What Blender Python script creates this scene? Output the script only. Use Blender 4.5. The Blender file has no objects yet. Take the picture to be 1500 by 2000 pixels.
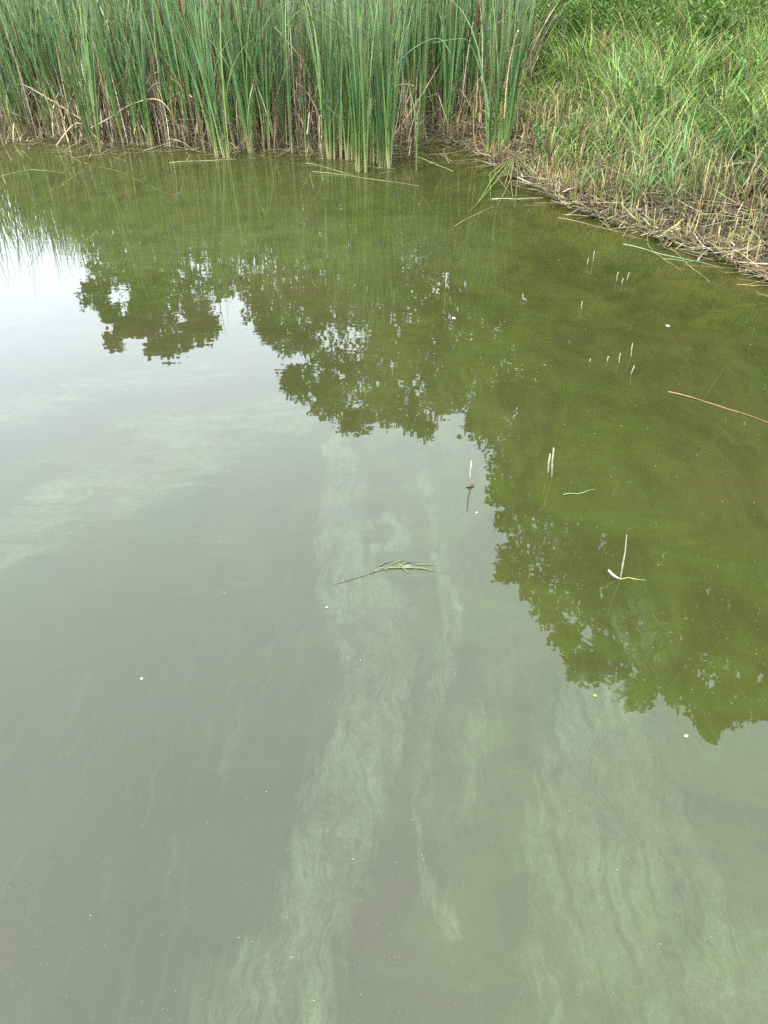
import bpy, math, random
import numpy as np
from mathutils import Vector, Matrix

rng = np.random.default_rng(11)
random.seed(5)
scene = bpy.context.scene
R = math.radians

# ------------------------------------------------------------------ camera
CAM_H, PITCH, FPX = 2.0, R(38), 26 / 36 * 2000
cd = bpy.data.cameras.new("camera")
cam = bpy.data.objects.new("camera", cd)
scene.collection.objects.link(cam)
cam.location = (0, 0, CAM_H)
cam.rotation_euler = (R(90) - PITCH, 0, 0)
cd.sensor_fit = 'VERTICAL'
cd.sensor_height = 36
cd.lens = 26
cd.clip_start = 0.05
cd.clip_end = 1000
scene.camera = cam

# ------------------------------------------------------------------ world + sun (bright overcast)
SUN_EL, SUN_AZ = R(52), R(-140)          # azimuth from +Y clockwise; sun behind and left of the camera
w = bpy.data.worlds.new("World")
scene.world = w
w.use_nodes = True
nt = w.node_tree
nt.nodes.clear()
N = nt.nodes.new
out = N('ShaderNodeOutputWorld'); bg = N('ShaderNodeBackground')
sky = N('ShaderNodeTexSky'); sky.sky_type = 'NISHITA'; sky.sun_disc = False
sky.sun_elevation = SUN_EL; sky.sun_rotation = SUN_AZ
tc = N('ShaderNodeTexCoord')
mp = N('ShaderNodeMapping'); mp.inputs['Scale'].default_value = (1, 1, 2.2)
nz = N('ShaderNodeTexNoise'); nz.inputs['Scale'].default_value = 1.6; nz.inputs['Detail'].default_value = 3
cr = N('ShaderNodeValToRGB')
cr.color_ramp.elements[0].position = 0.3; cr.color_ramp.elements[0].color = (0.79, 0.90, 1.03, 1)
cr.color_ramp.elements[1].position = 0.7; cr.color_ramp.elements[1].color = (0.94, 1.02, 1.11, 1)
sep = N('ShaderNodeSeparateXYZ')
mr = N('ShaderNodeMapRange')
mr.inputs['From Min'].default_value = 0.0; mr.inputs['From Max'].default_value = 1.0
mr.inputs['To Min'].default_value = 5.6; mr.inputs['To Max'].default_value = 7.5   # overcast veil, brightest half way up
vm = N('ShaderNodeVectorMath'); vm.operation = 'SCALE'
mx = N('ShaderNodeMix'); mx.data_type = 'RGBA'; mx.inputs['Factor'].default_value = 0.86
L = nt.links.new
L(tc.outputs['Generated'], mp.inputs['Vector']); L(mp.outputs[0], nz.inputs['Vector'])
L(nz.outputs['Fac'], cr.inputs['Fac']); L(tc.outputs['Generated'], sep.inputs[0])
hb = N('ShaderNodeMath'); hb.operation = 'SUBTRACT'; hb.inputs[0].default_value = 1.0
hc = N('ShaderNodeMath'); hc.operation = 'MULTIPLY'
hm = N('ShaderNodeMath'); hm.operation = 'MULTIPLY_ADD'; hm.inputs[1].default_value = 10.5; hm.use_clamp = False
ha = N('ShaderNodeMath'); ha.operation = 'MAXIMUM'; ha.inputs[1].default_value = 5.5
L(sep.outputs['Z'], hb.inputs[1]); L(sep.outputs['Z'], hc.inputs[0]); L(hb.outputs[0], hc.inputs[1])
L(sep.outputs['Z'], mr.inputs['Value']); L(hc.outputs[0], hm.inputs[0]); L(mr.outputs[0], hm.inputs[2]); L(hm.outputs[0], ha.inputs[0])
L(cr.outputs['Color'], vm.inputs[0]); L(ha.outputs[0], vm.inputs['Scale'])
L(sky.outputs['Color'], mx.inputs['A']); L(vm.outputs[0], mx.inputs['B'])
L(mx.outputs['Result'], bg.inputs['Color']); bg.inputs['Strength'].default_value = 0.13
L(bg.outputs[0], out.inputs['Surface'])

sd = bpy.data.lights.new("sun", 'SUN'); sd.energy = 1.3; sd.angle = R(14); sd.color = (1.0, 0.96, 0.9)
so = bpy.data.objects.new("sun", sd); scene.collection.objects.link(so)
sdir = Vector((math.sin(SUN_AZ) * math.cos(SUN_EL), math.cos(SUN_AZ) * math.cos(SUN_EL), math.sin(SUN_EL)))
so.rotation_euler = sdir.to_track_quat('Z', 'Y').to_euler()
so.location = (-10, -12, 20)

vs = scene.view_settings
scene.display_settings.display_device = 'sRGB'
vs.view_transform = 'Standard'; vs.look = 'None'; vs.gamma = 1; vs.use_curve_mapping = False
vs.exposure = 2.45
scene.render.engine = 'CYCLES'
scene.cycles.use_denoising = False
scene.cycles.max_bounces = 7; scene.cycles.diffuse_bounces = 3; scene.cycles.glossy_bounces = 3
scene.cycles.transparent_max_bounces = 8; scene.cycles.caustics_reflective = False

# ------------------------------------------------------------------ helpers
def ray(px, py):
    u = (px - 750) / FPX; v = (py - 1000) / FPX
    return (u, math.cos(PITCH) - v * math.sin(PITCH), -math.sin(PITCH) - v * math.cos(PITCH))
def gp(px, py, z=0.0):                    # point of the water plane (or height z)
    d = ray(px, py); t = (z - CAM_H) / d[2]
    return np.array((d[0] * t, d[1] * t, z))
def aty(px, py, Y):                       # point on the plane y = Y
    d = ray(px, py); t = Y / d[1]
    return np.array((d[0] * t, Y, CAM_H + d[2] * t))

SHORE = np.array([(-60, 30), (-30, 17), (-12, 12.2), (-8, 11.6), (-4.8, 11.1), (-2, 10.8), (0, 10.6), (0.7, 10.4), (1.2, 9.5), (1.42, 8.7),
                  (1.71, 7.55), (2.06, 6.85), (2.30, 6.50), (2.54, 6.15), (2.97, 5.35), (3.7, 4.3), (5, 2), (7, -3), (9, -12), (12, -60)], float)
def shore_dist(x, y):                     # signed distance, land positive
    x = np.asarray(x, float); y = np.asarray(y, float)
    best = np.full(x.shape, 1e9); sgn = np.ones(x.shape)
    for a, b in zip(SHORE[:-1], SHORE[1:]):
        d = b - a; l2 = d @ d
        t = np.clip(((x - a[0]) * d[0] + (y - a[1]) * d[1]) / l2, 0, 1)
        qx = x - (a[0] + t * d[0]); qy = y - (a[1] + t * d[1])
        dist = np.hypot(qx, qy)
        cr_ = d[0] * qy - d[1] * qx
        m = dist < best
        best = np.where(m, dist, best); sgn = np.where(m, np.where(cr_ > 0, 1, -1), sgn)
    return best * sgn
def vnoise(x, y, s, seed=0):              # smooth value noise -1..1
    x = np.asarray(x, float) * s + 100.3 + seed * 17.1; y = np.asarray(y, float) * s + 57.7 + seed * 9.3
    xi = np.floor(x); yi = np.floor(y); fx = x - xi; fy = y - yi
    fx = fx * fx * (3 - 2 * fx); fy = fy * fy * (3 - 2 * fy)
    def h(a, b):
        v = np.sin(a * 127.1 + b * 311.7 + seed * 74.7) * 43758.5453
        return (v - np.floor(v)) * 2 - 1
    return (h(xi, yi) * (1 - fx) + h(xi + 1, yi) * fx) * (1 - fy) + (h(xi, yi + 1) * (1 - fx) + h(xi + 1, yi + 1) * fx) * fy
def sstep(a, b, v):
    t = np.clip((v - a) / (b - a), 0, 1); return t * t * (3 - 2 * t)
def terrain_z(x, y):
    x = np.asarray(x, float); y = np.asarray(y, float)
    s = shore_dist(x, y) + 0.15 * vnoise(x, y, 1.7, 1) + 0.10 * vnoise(x, y, 4.5, 2)
    right = sstep(0.2, 1.6, x)
    land = (0.75 + 0.55 * right) * (1 - np.exp(-np.maximum(s, 0) / (3.4 - 0.3 * right)))
    land += np.minimum(np.maximum(s, 0), 1) * (0.07 * vnoise(x, y, 1.1, 3) + 0.04 * vnoise(x, y, 3.1, 4))
    bed = -1.2 * (1 - np.exp(np.minimum(s, 0) / 7.0))
    bed += np.clip(-s, 0, 1) * 0.035 * vnoise(x, y, 1.6, 6)
    return np.where(s > 0, land, bed)

def link(name, me, parent=None, loc=None):
    o = bpy.data.objects.new(name, me); scene.collection.objects.link(o)
    if parent is not None: o.parent = parent
    if loc is not None: o.location = loc
    return o
def tag(o, label=None, cat=None, group=None, kind=None):
    if label: o['label'] = label
    if cat: o['category'] = cat
    if group: o['group'] = group
    if kind: o['kind'] = kind
    return o

class MB:                                  # collects verts, faces, per-vertex colours
    def __init__(s): s.v = []; s.f = []; s.c = []; s.n = 0
    def add(s, v, f, c):
        v = np.asarray(v, float).reshape(-1, 3); f = np.asarray(f, int)
        c = np.broadcast_to(np.asarray(c, float), (len(v), 3)) if np.ndim(c) < 2 else np.asarray(c, float).reshape(-1, 3)
        s.v.append(v); s.f.append(f + s.n); s.c.append(c); s.n += len(v)
    def mesh(s, name, mat, smooth=True):
        v = np.concatenate(s.v); c = np.concatenate(s.c)
        me = bpy.data.meshes.new(name)
        me.vertices.add(len(v)); me.vertices.foreach_set('co', v.ravel().astype(np.float32))
        sizes = np.concatenate([np.full(len(f), f.shape[1]) for f in s.f])
        idx = np.concatenate([f.ravel() for f in s.f])
        me.loops.add(len(idx)); me.loops.foreach_set('vertex_index', idx.astype(np.int32))
        me.polygons.add(len(sizes))
        me.polygons.foreach_set('loop_start', np.concatenate([[0], np.cumsum(sizes)[:-1]]).astype(np.int32))
        if smooth: me.polygons.foreach_set('use_smooth', np.ones(len(sizes), bool))
        a = me.attributes.new('Col', 'FLOAT_COLOR', 'POINT')
        a.data.foreach_set('color', np.concatenate([c, np.ones((len(c), 1))], 1).ravel().astype(np.float32))
        me.update(calc_edges=True); me.validate()
        me.materials.append(mat)
        return me

def blades(mb, P, az, Ln, th0, bend, wd, cols, segs=5, kink_s=None, kink=None, face=None, power=2.0, taper=0.0):
    """curved tapering leaf ribbons with a shallow V section. cols: (N,K,3) colour stops along the leaf"""
    P = np.asarray(P, float); n = len(P)
    f_ = lambda a: np.broadcast_to(np.asarray(a, float), (n,)).copy()
    az, Ln, th0, bend, wd = map(f_, (az, Ln, th0, bend, wd))
    if face is None: face = rng.uniform(0, 2 * np.pi, n)
    cols = np.asarray(cols, float)
    if cols.ndim == 2: cols = np.broadcast_to(cols, (n,) + cols.shape)
    K = cols.shape[1]
    S = segs + 1
    ts = np.linspace(0, 1, S)
    pos = np.zeros((n, S, 3)); pos[:, 0] = P
    d = np.stack([np.sin(az), np.cos(az)], 1)
    for i in range(1, S):
        tm = (ts[i] + ts[i - 1]) / 2
        th = th0 + bend * tm ** power
        if kink_s is not None: th = th + np.where(tm > kink_s, kink, 0)
        st = Ln / segs
        pos[:, i, 0] = pos[:, i - 1, 0] + st * np.sin(th) * d[:, 0]
        pos[:, i, 1] = pos[:, i - 1, 1] + st * np.sin(th) * d[:, 1]
        pos[:, i, 2] = pos[:, i - 1, 2] + st * np.cos(th)
    side = np.stack([np.cos(face), np.sin(face), np.zeros(n)], 1)
    prof = np.minimum(1, (1 - ts) * 2.4) ** 0.8 * (0.75 + 0.25 * np.minimum(1, ts * 4)) if taper == 0 else (1 - ts * taper)
    prof = np.maximum(prof, 0.06)
    hw = wd[:, None] * prof[None] / 2
    A = pos - side[:, None] * hw[..., None]; B = pos + side[:, None] * hw[..., None]
    V = np.stack([A, B], 2).reshape(-1, 3)
    ct = ts * (K - 1); i0 = np.minimum(ct.astype(int), K - 2); fr = (ct - i0)[None, :, None]
    C = cols[:, i0] * (1 - fr) + cols[:, i0 + 1] * fr
    C = np.repeat(C[:, :, None], 2, 2).reshape(-1, 3)
    base = (np.arange(n) * S * 2)[:, None] + (np.arange(segs) * 2)[None]
    F = np.stack([base, base + 1, base + 3, base + 2], -1).reshape(-1, 4)
    mb.add(V, F, C)

def tube(mb, pts, rad, col, sides=7, cap=True):
    pts = np.asarray(pts, float); n = len(pts)
    rad = np.broadcast_to(np.asarray(rad, float), (n,)); col = np.asarray(col, float)
    if col.ndim == 1: col = np.broadcast_to(col, (n, 3))
    V = []; C = []
    t0 = pts[1] - pts[0]; up = np.array((0, 0, 1.0)) if abs(t0[2]) < 0.9 * np.linalg.norm(t0) else np.array((1.0, 0, 0))
    for i in range(n):
        t = pts[min(i + 1, n - 1)] - pts[max(i - 1, 0)]; t = t / (np.linalg.norm(t) + 1e-9)
        a = np.cross(t, up); a /= np.linalg.norm(a) + 1e-9; b = np.cross(a, t)
        for k in range(sides):
            q = 2 * np.pi * k / sides
            V.append(pts[i] + rad[i] * (np.cos(q) * a + np.sin(q) * b)); C.append(col[i])
    F = []
    for i in range(n - 1):
        for k in range(sides):
            k2 = (k + 1) % sides
            F.append((i * sides + k, i * sides + k2, (i + 1) * sides + k2, (i + 1) * sides + k))
    mb.add(V, F, C)
    if cap:
        for i, s in ((0, 1), (n - 1, -1)):
            c = [pts[i]] + [V[i * sides + k] for k in range(sides)]
            mb.add(c, [(0, 1 + (k + (s > 0)) % sides, 1 + (k + (s < 0)) % sides) for k in range(sides)], col[i])

# ------------------------------------------------------------------ materials
def plant_mat(name, rough=0.5, transl=0.25, var=0.35, scale=14.0, spec=0.4):
    m = bpy.data.materials.new(name); m.use_nodes = True
    t = m.node_tree; b = t.nodes['Principled BSDF']; o = t.nodes['Material Output']
    at = t.nodes.new('ShaderNodeAttribute'); at.attribute_name = 'Col'
    nz = t.nodes.new('ShaderNodeTexNoise'); nz.inputs['Scale'].default_value = scale; nz.inputs['Detail'].default_value = 3
    co = t.nodes.new('ShaderNodeTexCoord')
    mr = t.nodes.new('ShaderNodeMapRange'); mr.inputs['To Min'].default_value = 1 - var; mr.inputs['To Max'].default_value = 1 + var
    mr.inputs['From Min'].default_value = 0.3; mr.inputs['From Max'].default_value = 0.7
    v = t.nodes.new('ShaderNodeVectorMath'); v.operation = 'SCALE'
    t.links.new(co.outputs['Object'], nz.inputs['Vector']); t.links.new(nz.outputs['Fac'], mr.inputs['Value'])
    t.links.new(at.outputs['Color'], v.inputs[0]); t.links.new(mr.outputs[0], v.inputs['Scale'])
    t.links.new(v.outputs[0], b.inputs['Base Color'])
    b.inputs['Roughness'].default_value = rough; b.inputs['Specular IOR Level'].default_value = spec
    if transl > 0:
        tr = t.nodes.new('ShaderNodeBsdfTranslucent'); ms = t.nodes.new('ShaderNodeMixShader'); ms.inputs[0].default_value = transl
        t.links.new(v.outputs[0], tr.inputs['Color']); t.links.new(b.outputs[0], ms.inputs[1]); t.links.new(tr.outputs[0], ms.inputs[2])
        t.links.new(ms.outputs[0], o.inputs['Surface'])
    return m
M_reed = plant_mat('reed_leaf', 0.5, 0.25, 0.2, 6, 0.3)
M_dead = plant_mat('dead_reed', 0.75, 0.12, 0.35, 20, 0.2)
M_grass = plant_mat('grass_blade', 0.5, 0.3, 0.3, 3, 0.35)
M_tree = plant_mat('tree_leaf', 0.55, 0.3, 0.35, 2, 0.3)
M_bark = plant_mat('bark', 0.9, 0, 0.4, 10, 0.2)
M_head = plant_mat('seed_head', 0.95, 0, 0.3, 60, 0.1)
M_float = plant_mat('floating_stem', 0.5, 0, 0.35, 30, 0.35)

def soil_mat():
    m = bpy.data.materials.new('soil'); m.use_nodes = True
    t = m.node_tree; b = t.nodes['Principled BSDF']
    co = t.nodes.new('ShaderNodeTexCoord')
    n1 = t.nodes.new('ShaderNodeTexNoise'); n1.inputs['Scale'].default_value = 5; n1.inputs['Detail'].default_value = 8
    r = t.nodes.new('ShaderNodeValToRGB')
    e = r.color_ramp.elements; e[0].position = .35; e[0].color = (.012, .010, .007, 1); e[1].position = .68; e[1].color = (.050, .038, .024, 1)
    at = t.nodes.new('ShaderNodeAttribute'); at.attribute_name = 'Bed'
    n2 = t.nodes.new('ShaderNodeTexNoise'); n2.inputs['Scale'].default_value = 2.3; n2.inputs['Detail'].default_value = 6; n2.inputs['Distortion'].default_value = 1.2
    r2 = t.nodes.new('ShaderNodeValToRGB')
    e = r2.color_ramp.elements; e[0].position = .35; e[0].color = (.022, .032, .010, 1); e[1].position = .66; e[1].color = (.16, .115, .055, 1)
    mx = t.nodes.new('ShaderNodeMix'); mx.data_type = 'RGBA'
    bp = t.nodes.new('ShaderNodeBump'); bp.inputs['Distance'].default_value = 0.03; bp.inputs['Strength'].default_value = 0.8
    l = t.links.new
    l(co.outputs['Object'], n1.inputs['Vector']); l(co.outputs['Object'], n2.inputs['Vector'])
    l(n1.outputs['Fac'], r.inputs['Fac']); l(n2.outputs['Fac'], r2.inputs['Fac'])
    l(at.outputs['Fac'], mx.inputs['Factor']); l(r.outputs['Color'], mx.inputs['A']); l(r2.outputs['Color'], mx.inputs['B'])
    l(mx.outputs['Result'], b.inputs['Base Color']); l(n1.outputs['Fac'], bp.inputs['Height']); l(bp.outputs[0], b.inputs['Normal'])
    b.inputs['Roughness'].default_value = 0.9
    return m

# ------------------------------------------------------------------ ground (one sheet) and pond bed
def grid(xs, ys):
    X, Y = np.meshgrid(xs, ys)
    nx, ny = len(xs), len(ys)
    i = np.arange(ny - 1)[:, None] * nx + np.arange(nx - 1)[None]
    F = np.stack([i, i + 1, i + 1 + nx, i + nx], -1).reshape(-1, 4)
    return X.ravel(), Y.ravel(), F
def axis(lo, hi, step, far, g=1.25):
    mid = list(np.arange(lo, hi, step)); a = []; s = step; v = hi
    while v < far: a.append(v); s *= g; v += s
    a.append(far); b = []; s = step; v = lo - step
    while v > -far: b.append(v); s *= g; v -= s
    b.append(-far)
    return np.array(b[::-1] + mid + a)
gx, gy, gf = grid(axis(-9, 8, 0.09, 400), axis(0, 16, 0.09, 400))
gz = terrain_z(gx, gy)
mb = MB(); mb.add(np.stack([gx, gy, gz], 1), gf, (1, 1, 1))
me = mb.mesh('ground', soil_mat())
a = me.attributes.new('Bed', 'FLOAT', 'POINT'); a.data.foreach_set('value', (1 - sstep(-0.02, 0.02, gz)).astype(np.float32))
tag(link('ground', me), kind='structure')

# ------------------------------------------------------------------ water
def seg_field(x, y, pts):                  # pts: (px, py, half width px) -> 1 in the middle of the drifting band .. 0 outside
    fld = np.zeros(x.shape)
    g = []
    for px, py, r in pts:
        c = gp(px, py); e = gp(px + r, py); g.append((c[0], c[1], abs(e[0] - c[0])))
    for (x0, y0, r0), (x1, y1, r1) in zip(g[:-1], g[1:]):
        dx, dy = x1 - x0, y1 - y0
        t = np.clip(((x - x0) * dx + (y - y0) * dy) / (dx * dx + dy * dy + 1e-9), 0, 1)
        dist = np.hypot(x - x0 - t * dx, y - y0 - t * dy)
        fld = np.maximum(fld, 1 - dist / (2 * (r0 + t * (r1 - r0))))
    return fld
wx, wy, wf = grid(axis(-2.6, 3.4, 0.03, 300), axis(0.3, 5.5, 0.03, 300))
# swirl warp so that bands wander
ux = wx + 0.06 * vnoise(wx, wy, 2.2, 21) + 0.03 * vnoise(wx, wy, 5, 24) + 0.018 * vnoise(wx, wy, 11, 22)
uy = wy + 0.06 * vnoise(wx, wy, 3.0, 23)
bands = [([(672, 860, 22), (680, 1000, 42), (705, 1150, 62), (738, 1300, 64), (700, 1480, 66), (650, 1620, 80), (640, 1760, 80), (600, 1900, 88), (520, 2010, 130)], 1.0),
         ([(820, 890, 12), (858, 1020, 13), (866, 1150, 17), (850, 1300, 22), (836, 1500, 22), (826, 1650, 12), (845, 1760, 24), (890, 1850, 40)], .75),
         ([(1145, 1390, 90), (1180, 1550, 130), (1200, 1700, 170), (1290, 1830, 190), (1400, 1990, 200)], .8),
         ([(735, 1030, 14), (765, 1012, 14), (800, 1026, 14), (808, 1050, 14), (785, 1068, 14), (755, 1072, 12)], 1.0),
         ([(960, 1330, 34), (930, 1500, 36), (905, 1640, 34)], .5),
         ([(1060, 1500, 30), (1040, 1700, 34), (1080, 2000, 60)], .55),
         ([(-60, 1090, 70), (60, 1040, 80), (200, 960, 90), (330, 880, 100), (520, 820, 90)], .8), ([(40, 800, 70), (200, 760, 60), (420, 720, 50)], .6), ([(20, 930, 40), (150, 880, 40), (300, 820, 50)], .5),
         ([(1220, 1190, 50), (1240, 1260, 60)], .7),
         ([(250, 520, 60), (430, 455, 50), (640, 440, 60)], .5),
         ([(640, 500, 60), (900, 460, 50), (1080, 470, 60)], .45)]
film = np.zeros(wx.shape)
for pts, k in bands: film = np.maximum(film, k * sstep(0.16, 0.72, seg_field(ux, uy, pts)))
wdep = np.maximum(-terrain_z(wx, wy), 0)
clarity = 0.72 * np.exp(-3.2 * wdep) * sstep(-0.5, 1.2, wx + 0.25 * np.maximum(wy - 6, 0))
mb = MB(); mb.add(np.stack([wx, wy, 0 * wx], 1), wf, (1, 1, 1))

def water_mat():
    m = bpy.data.materials.new('pond_water'); m.use_nodes = True
    t = m.node_tree; b = t.nodes['Principled BSDF']; o = t.nodes['Material Output']; l = t.links.new
    def nd(k, **kw):
        n = t.nodes.new(k)
        for a_, v_ in kw.items():
            if a_ in n.inputs: n.inputs[a_].default_value = v_
            else: setattr(n, a_, v_)
        return n
    def noise(vec, scale, detail=4, dist=0.0, rough=0.5):
        n = nd('ShaderNodeTexNoise', Scale=scale, Detail=detail, Distortion=dist, Roughness=rough); l(vec, n.inputs['Vector']); return n.outputs['Fac']
    def math_(op, a_, b_=None, clamp=False):
        n = nd('ShaderNodeMath', operation=op); n.use_clamp = clamp
        for i, v_ in enumerate((a_, b_)):
            if v_ is None: continue
            if isinstance(v_, (int, float)): n.inputs[i].default_value = v_
            else: l(v_, n.inputs[i])
        return n.outputs[0]
    def rng_(v_, a0, a1, b0=0.0, b1=1.0, sm=True):
        n = nd('ShaderNodeMapRange'); n.interpolation_type = 'SMOOTHSTEP' if sm else 'LINEAR'
        for k_, q in (('From Min', a0), ('From Max', a1), ('To Min', b0), ('To Max', b1)): n.inputs[k_].default_value = q
        l(v_, n.inputs['Value']); return n.outputs[0]
    def mixc(f_, a_, b_):
        n = nd('ShaderNodeMix'); n.data_type = 'RGBA'
        if isinstance(f_, float): n.inputs['Factor'].default_value = f_
        else: l(f_, n.inputs['Factor'])
        for k_, v_ in (('A', a_), ('B', b_)):
            if isinstance(v_, tuple): n.inputs[k_].default_value = (*v_, 1)
            else: l(v_, n.inputs[k_])
        return n.outputs['Result']
    co = nd('ShaderNodeTexCoord').outputs['Object']
    def mapv(sc, rot=0.0):
        n = nd('ShaderNodeMapping'); n.inputs['Scale'].default_value = sc; n.inputs['Rotation'].default_value = (0, 0, rot); l(co, n.inputs['Vector']); return n.outputs[0]
    fa = nd('ShaderNodeAttribute', attribute_name='Film').outputs['Fac']
    cl = nd('ShaderNodeAttribute', attribute_name='Clarity').outputs['Fac']
    # drifting algae film: long streaks with curled edges
    wn = nd('ShaderNodeTexNoise', Scale=5.0, Detail=3.0); l(co, wn.inputs['Vector'])
    wv = nd('ShaderNodeVectorMath', operation='SCALE'); wv.inputs['Scale'].default_value = 0.15; l(wn.outputs['Color'], wv.inputs[0])
    wa = nd('ShaderNodeVectorMath', operation='ADD'); l(co, wa.inputs[0]); l(wv.outputs[0], wa.inputs[1])
    ms = nd('ShaderNodeMapping'); ms.inputs['Scale'].default_value = (27, 2.4, 1); l(wa.outputs[0], ms.inputs['Vector'])
    streak = noise(ms.outputs[0], 1.0, 8, 0.5, 0.62)
    ml_ = nd('ShaderNodeMapping'); ml_.inputs['Rotation'].default_value = (0, 0, 0.95); ml_.inputs['Scale'].default_value = (1.6, 15, 1); l(wa.outputs[0], ml_.inputs['Vector'])
    streak2 = noise(ml_.outputs[0], 1.0, 8, 0.6, 0.62)
    ls = nd('ShaderNodeAttribute', attribute_name='Sweep').outputs['Fac']
    streak = math_('ADD', math_('MULTIPLY', streak, math_('SUBTRACT', 1.0, ls)), math_('MULTIPLY', streak2, ls))
    edge = noise(wa.outputs[0], 9, 9, 1.1, 0.68)
    swirl = noise(wa.outputs[0], 22, 8, 2.2, 0.6)
    fine = noise(co, 190, 4, 0, 0.8)
    clump = noise(co, 28, 5, 0.8, 0.65)
    film_ = math_('ADD', math_('MULTIPLY', fa, 0.8), math_('MULTIPLY', math_('SUBTRACT', edge, 0.5), 0.9))
    film_ = math_('ADD', film_, math_('MULTIPLY', math_('SUBTRACT', streak, 0.5), 1.1))
    film_m = math_('MULTIPLY', math_('MULTIPLY', rng_(film_, 0.22, 0.75), rng_(fa, 0.0, 0.55)), rng_(streak, 0.34, 0.66, 0.40, 1.0))
    film_m = math_('MULTIPLY', film_m, rng_(swirl, 0.34, 0.62, 0.68, 1.1))
    faint = rng_(streak, 0.52, 0.72, 0, 0.28)                  # thin threads everywhere
    ridge = math_('ABSOLUTE', math_('SUBTRACT', streak, 0.5))
    ridge = rng_(ridge, 0.0, 0.02, 1.0, 0.0)
    r2_ = rng_(math_('ABSOLUTE', math_('SUBTRACT', edge, 0.5)), 0.0, 0.018, .8, 0.0)
    mm = nd('ShaderNodeMapping'); mm.inputs['Scale'].default_value = (7.5, 2.3, 1); l(wa.outputs[0], mm.inputs['Vector'])
    mn = noise(mm.outputs[0], 1.0, 5, 0.9, 0.55)
    vein = math_('MULTIPLY', rng_(math_('SINE', math_('MULTIPLY', mn, 75.0)), 0.72, 1.0, 0.0, .9), rng_(edge, .4, .6, .15, 1.0))
    ridge = math_('MULTIPLY', math_('MAXIMUM', math_('MAXIMUM', ridge, vein), r2_), math_('ADD', math_('MULTIPLY', fa, 0.75), 0.10))
    tot = math_('ADD', math_('MULTIPLY', math_('MULTIPLY', film_m, rng_(noise(co, 3.1, 4, 1.0), .35, .62, .4, 1.1)), 0.45), math_('ADD', math_('MULTIPLY', ridge, 0.42), math_('MULTIPLY', faint, 0.6)), True)
    tot = math_('MULTIPLY', tot, rng_(clump, 0.3, 0.7, 0.72, 1.15, False), True)
    tot = math_('MULTIPLY', tot, rng_(fine, 0.35, 0.65, 0.6, 1.4, False), True)
    big = noise(co, 0.8, 3, 0.6)
    left_water = nd('ShaderNodeAttribute', attribute_name='LeftWater').outputs['Fac']
    body = mixc(rng_(big, 0.38, 0.62), (.0325, .0370, .0078), (.0375, .0375, .0110))
    body = mixc(left_water, body, mixc(rng_(big, 0.36, 0.6), (.0210, .0236, .0076), (.0275, .0246, .0102)))  # body colour darker and less green over the left foreground water
    n2 = noise(mapv((1.0, 2.6, 1)), 2.2, 5, 1.4)
    body = mixc(math_('MULTIPLY', rng_(n2, 0.40, 0.62, 0, .75), math_('SUBTRACT', 1.0, math_('MULTIPLY', left_water, .9))), body, (.034, .043, .009))
    murk = noise(mapv((1.3, .8, 1)), 1.7, 9, 1.6, 0.62)
    body = mixc(rng_(murk, 0.38, 0.64, 0, .6), body, (.022, .023, .0075))
    grain = noise(co, 420, 2, 0, 0.8)
    body = mixc(rng_(grain, 0.55, 0.75, 0, .16), body, (.075, .085, .05))
    col = mixc(tot, body, (.052, .064, .027))
    vo = nd('ShaderNodeTexVoronoi', Scale=24.0); l(co, vo.inputs['Vector'])
    dot = rng_(vo.outputs['Distance'], 0.035, 0.06, 1, 0)
    vo2 = nd('ShaderNodeTexVoronoi', Scale=70.0); l(co, vo2.inputs['Vector'])
    dot2 = rng_(vo2.outputs['Distance'], 0.08, 0.15, 0.22, 0)
    sp = nd('ShaderNodeSeparateColor'); l(vo2.outputs['Color'], sp.inputs[0])
    dot2 = math_('MULTIPLY', dot2, rng_(sp.outputs[0], 0.72, 0.76))
    sp1 = nd('ShaderNodeSeparateColor'); l(vo.outputs['Color'], sp1.inputs[0])
    dot = math_('MULTIPLY', dot, rng_(sp1.outputs[0], 0.7, 0.75))
    col = mixc(math_('MAXIMUM', math_('MULTIPLY', dot, .15), dot2), col, (.12, .15, .10))
    l(col, b.inputs['Base Color'])
    b.inputs['IOR'].default_value = 1.44
    l(rng_(tot, 0, 1, 0.0, 0.03, False), b.inputs['Roughness'])
    # ripples: long low waves plus fine ones
    h1 = noise(mapv((1.0, 2.0, 1), 0.25), 2.4, 2, 0.4)
    h2 = noise(mapv((1.0, 1.6, 1), -0.3), 9.0, 2, 0.3)
    hh = math_('ADD', math_('MULTIPLY', h1, 0.0007), math_('MULTIPLY', h2, 0.00012))
    bp = nd('ShaderNodeBump'); bp.inputs['Strength'].default_value = 1.0; bp.inputs['Distance'].default_value = 1.0
    l(hh, bp.inputs['Height']); l(bp.outputs[0], b.inputs['Normal'])
    fr = nd('ShaderNodeFresnel', IOR=1.44); l(bp.outputs[0], fr.inputs['Normal'])
    fac = math_('MULTIPLY', math_('MULTIPLY', cl, math_('SUBTRACT', 1.0, fr.outputs[0])), math_('SUBTRACT', 1.0, math_('MULTIPLY', tot, 0.6)), True)
    tp = nd('ShaderNodeBsdfTransparent'); tp.inputs[0].default_value = (.78, .86, .5, 1)
    mxs = nd('ShaderNodeMixShader'); l(fac, mxs.inputs[0]); l(b.outputs[0], mxs.inputs[1]); l(tp.outputs[0], mxs.inputs[2])
    l(mxs.outputs[0], o.inputs['Surface'])
    return m
me = mb.mesh('water', water_mat())
a = me.attributes.new('Film', 'FLOAT', 'POINT'); a.data.foreach_set('value', film.astype(np.float32))
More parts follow.
